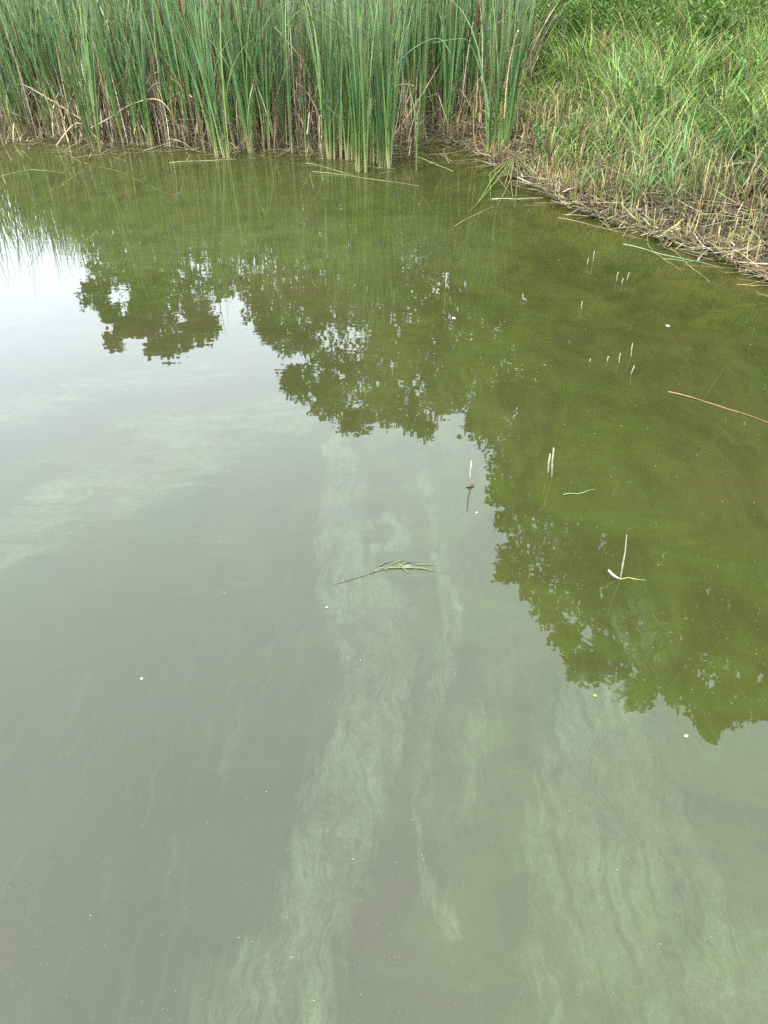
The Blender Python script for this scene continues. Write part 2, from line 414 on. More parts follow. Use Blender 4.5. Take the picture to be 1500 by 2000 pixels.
a = me.attributes.new('Sweep', 'FLOAT', 'POINT'); a.data.foreach_set('value', (sstep(-.25, -.6, wx + .2 * vnoise(wx, wy, 1.5, 71)) * sstep(1.4, 2.1, wy)).astype(np.float32))
a = me.attributes.new('LeftWater', 'FLOAT', 'POINT'); a.data.foreach_set('value', (sstep(0.9, -0.7, wx + .25 * vnoise(wx, wy, .9, 51)) * sstep(6.5, 3.5, wy)).astype(np.float32))
a = me.attributes.new('Clarity', 'FLOAT', 'POINT'); a.data.foreach_set('value', clarity.astype(np.float32))
tag(link('water', me), kind='structure')

# ------------------------------------------------------------------ trees on the far bank (they show in the water)
TREES = [
 ('a', (-6.7, 21.6), 'slender pale-barked tree beyond the left end of the cattails', [(-7.95, 19.7, 5.8, 0.37), (-8.06, 21.61, 5.7, 0.63), (-6.46, 20.49, 5.45, 0.86), (-7.15, 21.89, 7.24, 0.76), (-6.85, 21.56, 7.7, 0.42), (-7.43, 21.01, 7.2, 0.38), (-5.83, 22.28, 7.66, 0.49), (-5.48, 20.18, 5.99, 0.61), (-7.74, 19.68, 7.2, 0.18), (-7.7, 19.84, 6.38, 0.23), (-7.0, 21.0, 6.5, 0.5), (-6.9, 21.0, 5.6, 0.5), (-6.74, 20.94, 8.13, 0.19), (-7.06, 20.84, 7.98, 0.22), (-6.36, 21.06, 7.91, 0.31), (-7.73, 20.6, 7.17, 0.24), (-5.41, 21.32, 7.5, 0.31), (-5.87, 21.2, 7.61, 0.28)]),
 ('b', (-2.7, 21.2), 'small rounded tree behind the middle of the cattails', [(-3.6, 21.22, 6.8, 0.55), (-2.96, 21.06, 7.63, 0.59), (-3.56, 20.7, 5.97, 0.53), (-2.17, 20.03, 6.3, 0.8), (-4.29, 19.64, 5.35, 0.44), (-1.47, 21.45, 6.9, 0.93), (-2.32, 20.81, 5.42, 1.02), (-2.35, 20.96, 7.86, 0.39), (-3.57, 21.14, 7.41, 0.34)]),
 ('c', (0.2, 18.3), 'broad spreading tree whose crown reflects in mid-pond', [(-2.38, 18.69, 7.93, 0.46), (-1.53, 17.66, 8.01, 0.47), (-0.91, 18.87, 9.29, 0.42), (-0.14, 17.73, 8.2, 0.49), (-1.25, 18.08, 7.37, 0.69), (0.58, 18.26, 8.59, 0.58), (1.17, 18.67, 9.43, 0.3), (1.62, 17.52, 7.69, 0.55), (0.0, 18.74, 7.56, 1.0), (1.4, 18.56, 7.16, 1.12), (2.62, 17.65, 8.64, 0.45), (0.38, 17.23, 5.41, 1.13), (1.95, 17.69, 5.88, 1.3), (-2.36, 16.99, 6.95, 0.24)]),
 ('d', (3.9, 15.3), 'tall leaning tree just left of the highest tree', [(2.91, 14.9, 8.91, 0.31), (3.32, 15.31, 8.34, 0.61), (3.49, 14.37, 8.84, 0.52), (3.69, 15.73, 11.85, 0.43), (3.57, 15.84, 12.64, 0.27), (4.22, 15.32, 12.56, 0.44), (4.75, 14.93, 13.19, 0.47), (2.59, 16.03, 6.45, 1.17), (3.03, 15.2, 6.96, 1.03), (3.91, 14.45, 7.76, 1.14), (4.67, 15.06, 10.45, 1.08), (3.85, 14.55, 5.18, 1.43), (4.94, 14.13, 11.24, 0.8), (3.01, 14.44, 9.6, 0.18)]),
 ('e', (6.9, 9.9), 'highest tree, standing nearest on the grassy right bank', [(4.09, 11.28, 10.37, 0.25), (4.54, 11.11, 11.11, 0.35), (5.02, 10.98, 10.7, 0.46), (5.27, 9.82, 10.4, 0.34), (5.93, 10.51, 10.32, 0.49), (6.37, 10.08, 10.65, 0.39), (6.51, 9.16, 10.21, 0.35), (7.03, 9.67, 11.5, 0.12), (6.57, 8.73, 9.17, 0.38), (7.63, 9.26, 10.02, 0.41), (7.52, 8.4, 8.75, 0.55), (4.39, 10.03, 8.06, 0.83), (5.74, 10.6, 8.93, 1.04), (6.36, 9.34, 8.31, 0.9), (7.16, 9.44, 7.74, 1.12), (4.31, 10.8, 7.18, 0.93), (5.32, 10.64, 6.67, 1.04), (5.77, 9.28, 5.46, 0.99), (6.82, 8.54, 5.68, 1.19), (4.72, 10.8, 5.08, 1.16), (5.88, 10.43, 4.64, 1.19), (7.09, 9.65, 4.33, 1.19)]),
 ('f', (5.3, 15.9), 'low dense tree under the leaning tree', [(5.7, 15.61, 6.5, 1.46), (5.08, 15.33, 3.52, 1.42), (3.92, 15.27, 3.27, 1.34)]),
 ('h', (8.3, 14.6), 'low dense tree behind the nearest bank tree', [(6.54, 13.85, 4.61, 1.45), (8.64, 14.11, 4.96, 1.6), (7.33, 14.89, 3.52, 1.47), (8.93, 13.99, 3.39, 1.49)]),
 ('j', (3.3, 17.3), 'wide low tree hanging close behind the bank grass', [(2.41, 17.33, 2.79, 1.38), (3.64, 17.12, 2.2, 1.43), (3.06, 17.23, 4.63, 1.35), (4.04, 17.03, 3.26, 1.38), (1.87, 17.4, 2.2, 1.21), (3.86, 17.07, 5.34, 1.24)]),
 ('k', (6.5, 14.7), 'low dark tree behind the bright grass at the top right', [(5.0, 15.2, 2.3, 1.5), (6.38, 14.67, 2.7, 1.57), (7.82, 13.96, 2.9, 1.54)]),
 ('l', (5.9, 11.2), 'round-crowned tree close beside the highest tree', [(4.61, 11.4, 6.41, 0.98), (5.86, 10.81, 5.98, 1.02), (6.79, 10.26, 5.56, 0.97), (3.78, 11.7, 6.39, 0.9), (5.65, 10.93, 8.1, 0.92), (6.93, 10.16, 7.26, 0.85), (4.17, 11.57, 4.92, 1.11), (5.24, 11.13, 4.25, 1.05), (6.2, 10.63, 3.78, 1.07), (3.46, 11.8, 4.85, 1.03), (4.56, 12.39, 3.52, 1.0), (3.84, 12.63, 3.82, 1.03), (5.35, 12.07, 3.47, 0.98), (4.26, 12.49, 2.9, 0.95)]),
 ('g', (1.2, 19.8), 'bushy tree filling in behind the broad spreading tree', [(-0.62, 18.18, 3.85, 1.18), (0.95, 19.66, 4.73, 1.29), (2.73, 19.55, 4.97, 1.36), (-0.67, 18.9, 5.28, 0.8)]),
 ('i', (-4.2, 18.2), 'bushy low tree behind the cattails between the slender and the rounded tree', [(-2.16, 18.96, 3.48, 1.08), (-3.57, 17.71, 3.23, 1.01), (-4.95, 17.46, 3.28, 1.0), (-6.47, 17.77, 3.37, 0.6)]),
]
def build_tree(spec, ti):
    key, (bx, by), label, lobes = spec
    bz = float(terrain_z(bx, by))
    root = link('bank_tree', None, None, (bx, by, bz)); tag(root, label, 'tree', 'trees on the bank above the pond')
    o3 = np.array((bx, by, bz))
    mt = MB(); ml = MB()
    zs = [p[2] for p in lobes]; top = max(zs)
    tr = []
    cx = np.mean([p[0] for p in lobes]); cy = np.mean([p[1] for p in lobes])
    for k in range(7):
        q = k / 6; tr.append((bx + (cx - bx) * q ** 1.5 + .1 * math.sin(k * 2 + ti), by + (cy - by) * q ** 1.5 + .1 * math.cos(k * 1.7 + ti), bz - .1 + (top * .85 - bz) * q))
    tr = np.array(tr); h = top - bz
    bark = np.array((.10, .085, .065))
    tube(mt, tr - o3, np.linspace(.02 * h, .006 * h, 7), bark, 9)
    for (x, y, z, r) in lobes:
        c = np.array((x, y, z)); zt = max(bz + .8, z - .35 * abs(z - bz) * .6 - .4)
        q = np.clip((zt - tr[0, 2]) / (tr[-1, 2] - tr[0, 2]), .12, .98) * 6; i = min(int(q), 5)
        s = tr[i] + (tr[i + 1] - tr[i]) * (q - i)
        mid = (s + c) / 2 + np.array((0, 0, .12 * np.linalg.norm(c - s)))
        p = np.array([s, (s + mid) / 2 + rng.normal(0, .04, 3), mid, (mid + c) / 2 + rng.normal(0, .05, 3), c])
        tube(mt, p - o3, np.linspace(.012 + .025 * min(r, 1), .008, 5), bark, 6)
        # twigs
        for _ in range(int(5 + 9 * r)):
            d = rng.normal(0, 1, 3); d /= np.linalg.norm(d); e = c + d * r * rng.uniform(.7, 1.05)
            tube(mt, np.array([c, (c + e) / 2 + rng.normal(0, .05 * r, 3), e]) - o3, np.array([.008, .005, .002]), bark, 4, False)
        # leaf sprays: short drooping shoots thrown out from the lobe
        nsp = int(75 + 360 * r * r)
        dirs = rng.normal(0, 1, (nsp, 3)); dirs /= np.linalg.norm(dirs, axis=1)[:, None]
        rad = r * rng.uniform(.1, .95, nsp) ** .5
        rad *= 1 + .22 * np.sin(dirs[:, 0] * 5 + x * 3) * np.sin(dirs[:, 2] * 6 + y) + .16 * np.sin(dirs[:, 0] * 11 + y * 5) * np.sin(dirs[:, 2] * 13 + x * 7)
        sc = c + dirs * rad[:, None]
        nl = 12
        sd_ = dirs * .7 + rng.normal(0, .5, (nsp, 3)); sd_ /= np.linalg.norm(sd_, axis=1)[:, None]
        al = rng.uniform(0, 1, (nsp, nl, 1)); ln_ = (rng.uniform(.12, .34, (nsp, 1, 1)) * min(1, .5 + r))
        q = rng.normal(0, 1, (nsp, nl, 3)) * .045 * (1.15 - al) + al * ln_ * sd_[:, None]
        P = (sc[:, None] + q).reshape(-1, 3)
        n = len(P)
        sz = rng.uniform(.028, .07, n)
        a1 = rng.normal(0, 1, (n, 3)); a1 /= np.linalg.norm(a1, axis=1)[:, None]
        a2 = np.cross(a1, rng.normal(0, 1, (n, 3))); a2 /= np.linalg.norm(a2, axis=1)[:, None] + 1e-9
        a1 *= sz[:, None]; a2 *= (sz * .62)[:, None]
        V = np.stack([P - a1, P + a2 - a1 * .1, P + a1, P - a2 - a1 * .1], 1).reshape(-1, 3)
        F = (np.arange(n) * 4)[:, None] + np.arange(4)[None]
        base = np.array((.050, .085, .022)) * rng.uniform(.75, 1.3)
        C = base * rng.uniform(.7, 1.35, (n, 1)) + rng.uniform(0, .012, (n, 3))
        ml.add(V - o3, F, np.repeat(C, 4, 0))
    link('trunk', mt.mesh('trunk', M_bark), root)
    link('crown', ml.mesh('crown', M_tree, False), root)
for i, t_ in enumerate(TREES): build_tree(t_, i)

# ------------------------------------------------------------------ cattails
C_BASE = np.array((.27, .22, .12)); C_YEL = np.array((.135, .19, .04)); C_GRN = np.array((.058, .125, .036)); C_BLU = np.array((.080, .130, .046)); C_TIP = np.array((.105, .158, .068))
def reed_cols(n, dry=0.0):
    k = rng.uniform(.38, 1.65, (n, 1)); hue = rng.normal(0, .012, (n, 1)) * np.array([[1, .3, -.4]])
    st = [C_BASE * .5 + C_YEL * .5, C_YEL * .4 + C_GRN * .6, C_GRN, C_BLU, C_BLU, C_TIP]
    out_ = np.stack([np.clip(s * k + hue, .01, 1) for s in st], 1)
    tipdry = rng.uniform(0, 1, n) < .2
    out_[tipdry, -1] = (.26, .20, .10)
    if dry: out_ = out_ * (1 - dry) + np.array((.24, .185, .105)) * dry
    return out_
def cattail_leaves(mb, base, n, h, plane, spread=1.0, tilt=(0, 0)):
    s = np.linspace(-1, 1, n) + rng.normal(0, .12, n)
    az = np.where(s > 0, plane, plane + np.pi) + rng.normal(0, .25, n)
    P = np.asarray(base) + np.stack([np.sin(plane) * s * .018, np.cos(plane) * s * .018, rng.uniform(0, .05, n)], 1)
    Ln = h * rng.uniform(.72, 1.05, n)
    th0 = np.abs(s) * .06 * spread + tilt[0] + rng.normal(0, .05, n); bend = np.abs(s) * .2 * spread + rng.normal(.05, .1, n)
    droop = rng.uniform(0, 1, n) < .17
    bend = np.where(droop, rng.uniform(.8, 1.9, n), bend)
    blades(mb, P, az, Ln, th0, bend, rng.uniform(.011, .021, n), reed_cols(n), 9, face=plane + rng.normal(0, .5, n) + np.pi * .5 * (rng.random(n) < .3), power=2.4)
def sheath(mb, base, h, r=.016):
    x, y, z = base
    n = 7; q = np.linspace(0, 1, n)
    pts = np.stack([x + q * 0, y + q * 0, z + q * h], 1)
    cols = np.stack([C_BASE * (1 - min(1, t * 2.2)) + (C_YEL * (1 - t) + C_GRN * t) * min(1, t * 2.2) for t in q])
    tube(mb, pts, r * (1.15 - .75 * q), cols, 7)

protos = []
for k in range(12):
    ml = MB(); ms_ = MB()
    ht = 2.0 + .25 * math.sin(k * 2.3)
    pl = k * .53
    cattail_leaves(ml, (0, 0, 0), random.choice([6, 7, 8]), ht, pl, 1.0 + .5 * random.random())
    sheath(ms_, (0, 0, -.05), .55 + .1 * random.random(), .011 + .005 * random.random())
    protos.append((ml.mesh('leaves', M_reed), ms_.mesh('stem', M_reed)))
def cattail(x, y, zs, sc, rz, label, group='cattails standing along the edge of the pond', k=None, tilt=None):
    k = random.randrange(12) if k is None else k
    root = link('cattail', None, None, (x, y, zs))
    tx, ty = tilt if tilt else (random.gauss(0, .045), random.gauss(0, .045))
    root.rotation_euler = (tx, ty, rz); root.scale = (sc,) * 3
    tag(root, label, 'cattail', group)
    link('leaves', protos[k][0], root); link('stem', protos[k][1], root)
    return root
# hero clumps standing forward of the stand: base pixel, number of shoots, radius, label
CL = [((45, 274), 5, .09, 'leftmost forward cattail tuft'), ((182, 297), 4, .05, 'narrow cattail tuft leaning left'),
      ((272, 288), 7, .14, 'wide cattail tuft under the arching dead reed'), ((430, 309), 5, .06, 'yellow-footed cattail tuft reaching far out'),
      ((490, 300), 3, .05, 'thin cattail tuft right of the yellow-footed one'), ((530, 287), 7, .15, 'dense upright middle cattail tuft'),
      ((385, 272), 5, .12, 'set-back cattail tuft before the yellow-footed one'), ((120, 268), 4, .1, 'cattails behind the left gap'), ((640, 311), 5, .06, 'bright-footed tuft left of the largest clump'),
      ((680, 313), 6, .09, 'left side of the largest cattail clump'), ((706, 336), 5, .05, 'foremost foot of the largest cattail clump'), ((728, 320), 7, .08, 'brown-footed middle of the largest cattail clump'),
      ((751, 328), 6, .05, 'right foot of the largest cattail clump'), ((811, 334), 1, .01, 'lone thin yellow-green shoot standing right of the largest clump'),
      ((870, 268), 4, .08, 'small set-back cattail group in the recess'), ((954, 304), 3, .03, 'left one of the stout pair by the bank'),
      ((986, 305), 4, .03, 'right one of the stout pair by the bank'), ((920, 262), 3, .06, 'cattails close behind the stout pair')]
count = 0; used = []
for (px, py), n, r, lab in CL:
    c = gp(px, py); pl = math.atan2(c[0], c[1])
    ORD = ['leftmost', 'second from left', 'third from left', 'fourth from left', 'fifth from left', 'sixth from left', 'rightmost']
    shoots = []
    for j in range(n):
        a_ = random.uniform(0, 6.28); q = r * math.sqrt(random.random())
        x, y = c[0] + q * math.cos(a_) * 1.5, c[1] + abs(q * math.sin(a_)) * 1.6
        lx = -.10 if px == 182 else random.gauss(-.02 if px < 400 else 0, .03)
        sc = random.uniform(.85, 1.02) * (.55 if px == 811 else 1)
        shoots.append((x, cattail(x, y, -.03, sc, random.uniform(0, 6.28), lab, tilt=(random.gauss(0, .03), lx))))
        count += 1; used.append((x, y))
    shoots.sort(key=lambda q: q[0])
    for j, (x, o_) in enumerate(shoots):
        if 'stout pair by' in lab:
            for ch in o_.children:
                if ch.name.startswith('stem'): ch.scale = (2.0, 2.0, .8)
        if n > 1: o_['label'] = ('rightmost' if j == n - 1 else ORD[j]) + ' shoot of the ' + lab
# the body of the stand
def front_y(x):
    return np.interp(x, [-12, -7, -4.8, -3, -1.8, -.9, 0, .3, .55, 1.0, 1.35, 1.6], [11.3, 10.6, 10.1, 9.75, 9.45, 9.4, 9.15, 9.6, 10.3, 10.2, 10.1, 10.5])
cand = []
while len(cand) < 1150:
    x = random.uniform(-11, 1.75); y = float(front_y(x)) + .1 + random.random() ** 1.1 * 3.9
    g = float(vnoise(x, y, 2.2, 9))
    if g < -.05 and random.random() < .85: continue
    if x > 1.0 and y < 9.9: continue
    cand.append((x, y))
cand.sort(key=lambda p: p[1] - float(front_y(p[0])) + (9 if abs(p[0] / p[1] * 1138) > 780 * 1.0 and False else 0) + max(0, -p[0] - 5.8) * 3)
SECT = ['leftmost forward tuft', 'left gap of brown stalks', 'narrow tuft leaning left', 'wide tuft by the arching reed', 'yellow-footed far-reaching tuft', 'dense upright middle tuft', 'open gap of brown dead leaves', 'largest clump', 'shallow recess right of the largest clump', 'stout pair by the bank']
SX = [(q - 750) / 1790 for q in (40, 115, 190, 290, 430, 530, 590, 710, 860, 970)]
indiv = cand[:300 - count - 19]; rest = cand[300 - count - 19:]
for x, y in indiv:
    z = min(float(terrain_z(x, y)) + .02, .3); z = max(z, -.05)
    cattail(x, y, z, random.uniform(.82, 1.05), random.uniform(0, 6.28), 'green headless cattail in the rows behind the ' + SECT[int(np.argmin([abs(x / y - q) for q in SX]))], 'cattails in the front rows of the dense stand')
mb = MB()
for x, y in rest:
    z = max(min(float(terrain_z(x, y)) + .02, .8), -.05)
    cattail_leaves(mb, (x, y, z), random.choice([5, 6, 7]), random.uniform(1.65, 2.2) * (1.1 if x < -4 else 1), random.uniform(0, 6.28), 1.1 + random.random() * .5)
tag(link('cattail_reeds', mb.mesh('cattail_reeds', M_reed)), 'dense mass of blue-green cattail leaves behind the front rows', 'reeds', kind='stuff')
# flowering cattails with brown seed heads: pixel of head top and bottom
HEADS = [(247, 44, 92, 11.0), (287, -6, 34, 11.3), (317, 14, 50, 11.3), (353, -4, 24, 11.6), (364, 22, 65, 11.0), (396, -6, 16, 11.6), (435, -2, 38, 11.3), (453, 4, 40, 11.3),
         (505, -8, 20, 11.8), (586, -14, 9, 11.8), (735, -22, 22, 11.2), (755, -22, 18, 11.5), (764, -2, 46, 11.2), (883, 4, 48, 11.2), (932, 5, 53, 11.0), (215, -20, 8, 11.8), (545, -20, 5, 12.2), (838, -16, 6, 12.0), (664, -20, 8, 12)]
place = ['leftmost low one of the brown heads', 'at the top edge above the lowest left head', 'slightly right of the top edge', 'short visible one in the left group', 'lowest of the middle left group',
         'barely reaching into view left of a pair', 'left one of a close pair', 'right one of a close pair', 'alone at the top edge left of centre', 'tip only at the top edge near the middle',
         'dark one left of the red-brown pair', 'left one of the red-brown pair', 'right and lower one of the red-brown pair', 'left of the two that stand right of centre', 'rightmost one near the bank edge',
         'tip only far left', 'tip only left of centre', 'tip only between the two right groups', 'tip only above the largest clump']
for (px, y0, y1, Y), pl in zip(HEADS, place):
    Y = float(front_y((px - 750) / 1138 * 10)) - .12 + .1 * random.random()
    b_ = aty(px, y1, Y); t_ = aty(px, y0, Y)
    lean = .03 * math.sin(px)
    root = link('cattail', None, None, (b_[0] - lean, Y, 0)); o3 = np.array((b_[0] - lean, Y, 0))
    tag(root, 'cattail with a brown seed head, ' + pl, 'cattail', 'cattails bearing brown seed heads')
    k = random.randrange(12)
    link('leaves', protos[k][0], root).scale = (.9,) * 3; link('stem', protos[k][1], root)
    m1 = MB(); q = np.linspace(0, 1, 7)[:, None]
    pts = (o3 * (1 - q) + b_ * q) - o3; pts[:, 0] += .02 * np.sin(q[:, 0] * 3)
    pts[-1] = b_ - o3
    tube(m1, pts, np.linspace(.008, .005, 7), (.06, .11, .03), 6)
    link('flower_stalk', m1.mesh('flower_stalk', M_reed), root)
    m2 = MB(); Ln = min(.30, float(t_[2] - b_[2])); u = np.linspace(0, 1, 9)
    hp = np.stack([b_[0] - o3[0] + u * 0, 0 * u, b_[2] + u * Ln], 1)
    hr = .0165 * np.array([.5, .9, 1, 1, 1, 1, .98, .85, .4])
    tube(m2, hp, hr, np.array((.062, .030, .016)) * random.uniform(.8, 1.3), 10)
    link('seed_head', m2.mesh('seed_head', M_head), root)
    m3 = MB(); tube(m3, np.array([hp[-1], hp[-1] + (0, 0, .07), hp[-1] + (0.004, 0, .13)]), np.array([.004, .0045, .002]), (.22, .16, .08), 5)
    link('spike_tip', m3.mesh('spike_tip', M_head), root)

# dead leaves and stalks between the cattails
mb = MB()
n = 11000
x = rng.uniform(-10.5, 1.9, n); y = front_y(x) - .02 + rng.random(n) ** 1.5 * 3.2
keep = (vnoise(x, y, 2.5, 12) > -.55) & ((x < 1.0) | (y > 9.9)); x, y = x[keep], y[keep]; n = len(x)
z = np.clip(terrain_z(x, y), -.04, .4)
straw = np.array([[.28, .23, .13], [.17, .125, .07], [.38, .34, .23], [.08, .055, .032], [.25, .21, .08], [.20, .16, .095], [.11, .078, .045]])
def straw_cols(n, K=3, lo=.65, hi=1.25):
    c = straw[rng.integers(0, len(straw), n)] * rng.uniform(lo, hi, (n, 1))
    return np.stack([c * rng.uniform(.75, 1.1, (n, 1)) for _ in range(K)], 1)
Ln = rng.gamma(3.0, .21, n).clip(.15, 1.8)
th0 = np.abs(rng.normal(0, .16, n)); big = rng.random(n) < .22; th0 = np.where(big, rng.uniform(.3, 1.35, n), th0)
bend = rng.normal(.25, .5, n)
ks = np.where(rng.random(n) < .3, rng.uniform(.3, .8, n), 2); kk = rng.uniform(.8, 2.3, n)
blades(mb, np.stack([x, y, z], 1), rng.uniform(0, 6.28, n), Ln, th0, bend, rng.uniform(.006, .019, n), straw_cols(n, 3, .35, 1.5), 7, kink_s=ks, kink=kk)
n = 2000; x = rng.uniform(-10.5, 1.7, n); y = front_y(x) + .1 + rng.random(n) * 3.2; k = (x < 1.0) | (y > 9.9); x, y = x[k], y[k]; n = len(x)
blades(mb, np.stack([x, y, np.clip(terrain_z(x, y), -.04, .4)], 1), rng.uniform(0, 6.28, n), rng.uniform(.8, 1.75, n), np.abs(rng.normal(0, .09, n)), rng.normal(.1, .3, n), rng.uniform(.005, .012, n),
       straw_cols(n, 5, .45, 1.5), 8, kink_s=np.where(rng.random(n) < .35, rng.uniform(.5, .95, n), 2), kink=rng.uniform(.8, 2.2, n))
tag(link('dead_reed_litter', mb.mesh('dead_reed_litter', M_dead)), 'straw-brown dead leaves and stalks tangled among the cattail feet', 'dead reeds', kind='stuff')

# prominent bent dead reeds: pixel path at a given depth
ARCS = [([(178, 250), (215, 230), (250, 207), (290, 194), (315, 198), (335, 222), (352, 262)], 9.6, 'long straw-coloured dead reed arching low over the left cattail feet'),
        ([(118, 283), (170, 240), (60, 172), (32, 165)][1:], 9.9, 'dead reed bending left above the left gap'),
        ([(262, 262), (275, 195), (293, 150), (310, 140)], 9.7, 'dead reed hooked to the right above the long arching one'),
        ([(375, 190), (350, 172), (320, 162), (300, 165), (290, 178)], 9.7, 'dead reed drooping left with a pale tip'),
        ([(560, 300), (600, 262), (605, 200), (598, 130), (536, 52), (528, 60)][1:5], 9.3, 'pale thin stalk leaning back in front of the middle tuft'),
        ([(735, 185), (790, 110), (835, 80), (862, 78), (880, 105)], 9.2, 'green leaf arching over to the right of the largest clump'),
        ([(752, 235), (760, 180), (785, 165), (810, 168)], 9.2, 'pale dead reed hooked over right of the largest clump'),
        ([(955, 230), (945, 160), (920, 90), (900, 76), (845, 84)], 8.9, 'blue-green leaf arching left from the stout pair'),
        ([(960, 305), (930, 290), (925, 215), (935, 170)], 8.9, 'orange-brown dry stalk beside the stout pair'),
        ([(110, 285), (150, 240), (190, 270), (220, 300)], 9.7, 'folded dead reed lying in the left gap'),
        ([(1012, 60), (1000, 100), (990, 160), (985, 230)], 8.7, 'thin dry leaf hanging beside the right stout cattail')]
for path, Y, lab in ARCS:
    P = np.array([aty(px, py, Y + .15 * math.sin(i)) for i, (px, py) in enumerate(path)])
    Q = []
    for i in range(len(P) - 1):
        p0, p1, p2, p3 = P[max(i - 1, 0)], P[i], P[i + 1], P[min(i + 2, len(P) - 1)]
        for t in (0, .25, .5, .75): Q.append(.5 * (2 * p1 + (p2 - p0) * t + (2 * p0 - 5 * p1 + 4 * p2 - p3) * t * t + (3 * p1 - p0 - 3 * p2 + p3) * t ** 3))
    Q.append(P[-1]); Q = np.array(Q)
    col = (.07, .14, .06) if 'green' in lab else ((.24, .14, .07) if 'orange' in lab else (.33, .25, .14))
    mb = MB(); o3 = Q[0].copy(); u = np.linspace(0, 1, len(Q))
    tube(mb, Q - o3, .0085 * (1 - .7 * u) + .001, col, 6)
    tag(link('bent_reed', mb.mesh('bent_reed', M_dead), None, o3), lab, 'bent reed', 'bent reeds crossing the cattail stand')

# ------------------------------------------------------------------ right bank vegetation
def bank_points(n, smin, smax, xmin=0.7, xmax=9.5, ymin=2.5, ymax=16.5):
    X = rng.uniform(xmin, xmax, n * 3); Y = rng.uniform(ymin, ymax, n * 3)
    s = shore_dist(X, Y)
    k = (s > smin) & (s < smax) & (X / Y < .75)
    X, Y, s = X[k][:n], Y[k][:n], s[k][:n]
    return X, Y, s
GREENS = np.array([[.068, .135, .020], [.100, .180, .032], [.045, .090, .024], [.125, .190, .050], [.085, .155, .050], [.16, .19, .05]])
def green_cols(n, K=3):
    c = GREENS[rng.integers(0, len(GREENS), n)] * rng.uniform(.5, 1.75, (n, 1))
    b = c * .55 + np.array((.12, .10, .045)) * .45
    tip = np.where(rng.random((n, 1)) < .15, np.array((.26, .20, .09)), c * 1.12)
    return np.stack([b, c, tip], 1)
mb = MB()
X, Y, s = bank_points(120000, .04, 14)
# tussocks: pull points towards clump centres, thin out near the water
g1 = vnoise(X, Y, 1.3, 31); g2 = vnoise(X, Y, 3.5, 32)
dens = sstep(-.1, .5, s + .5 * g1) * (0.22 + 0.78 * sstep(-.6, .2, g2 + .5 * g1))
dens *= 1 - .85 * np.exp(-((X - 2.35) ** 2 / .5 + (Y - 12.2) ** 2 / .8)) - .5 * np.exp(-((X - 4.6) ** 2 / .3 + (Y - 12.6) ** 2 / .3))
k = rng.random(len(X)) < dens * np.where(Y > 12, .8, 1.0)
X, Y, s, g1, g2 = X[k], Y[k], s[k], g1[k], g2[k]; n = len(X)
cell = .24
cxx = (np.floor(X / cell) + .5 + .3 * np.sin(np.floor(Y / cell) * 12.9)) * cell; cyy = (np.floor(Y / cell) + .5 + .3 * np.sin(np.floor(X / cell) * 7.3)) * cell
X = X * .45 + cxx * .55; Y = Y * .45 + cyy * .55
az = np.arctan2(X - cxx, Y - cyy) + rng.normal(0, .9, n)
Ln = rng.uniform(.20, .72, n) * (1 + .25 * g2) * (.6 + .5 * sstep(.1, 1.6, s)) * (1 + .25 * g1)
cc = green_cols(n)
yel = vnoise(X, Y, .8, 36)[:, None, None]
cc = cc * (1 + .2 * yel * np.array((1.2, .8, .3)))
low = (rng.random(n) < .26 * (1 - sstep(.2, 1.4, s)) + .08)
cc[low] = straw_cols(int(low.sum()))[:, :3] * np.array((.85, .85, .7))
blades(mb, np.stack([X, Y, terrain_z(X, Y) - .02], 1), az, Ln, rng.uniform(.05, .6, n), rng.uniform(.5, 2.4, n), rng.uniform(.005, .013, n), cc, 6)
tag(link('grass', mb.mesh('grass', M_grass)), 'lush bright green grass arching over the right bank', 'grass', kind='stuff')

# straw-brown stubble and flattened litter at the waterline
mb = MB()
X, Y, s = bank_points(26000, -.12, 2.6, ymax=12)
k = rng.random(len(X)) < (1 - sstep(.25, 1.2, s)) * (.35 + .5 * sstep(-.4, .4, vnoise(X, Y, 3.2, 41))); X, Y, s = X[k], Y[k], s[k]; n = len(X)
brown = np.array([[.14, .095, .045], [.10, .062, .03], [.22, .17, .085], [.075, .045, .025], [.27, .22, .10], [.12, .16, .035]])
c = brown[rng.integers(0, 6, n)] * rng.uniform(.7, 1.3, (n, 1))
blades(mb, np.stack([X, Y, np.maximum(terrain_z(X, Y), -.03) - .01], 1), rng.uniform(0, 6.28, n), rng.uniform(.08, .40, n) * (.7 + .5 * sstep(0, .9, s)), np.abs(rng.normal(0, .3, n)), rng.normal(0, .35, n),
       rng.uniform(.006, .014, n), np.stack([c * .7, c, c * 1.4], 1), 4, taper=.6)
tag(link('brown_stubble', mb.mesh('brown_stubble', M_dead)), 'short upright brown grass stubble above the waterline', 'stubble', kind='stuff')
mb = MB()
X, Y, s = bank_points(34000, -.2, 2.6, ymax=12)
k = rng.random(len(X)) < (1 - sstep(.3, 1.5, s)); X, Y, s = X[k], Y[k], s[k]; n = len(X)
z = np.maximum(terrain_z(X, Y), .0) + rng.uniform(.004, .045, n)
blades(mb, np.stack([X, Y, z], 1), rng.uniform(0, 6.28, n), rng.gamma(2.2, .085, n).clip(.05, .6), rng.normal(1.48, .16, n), rng.normal(0, .2, n), rng.uniform(.007, .022, n), straw_cols(n, 3, .25, 1.35), 3, face=rng.uniform(0, 6.28, n), taper=.5)
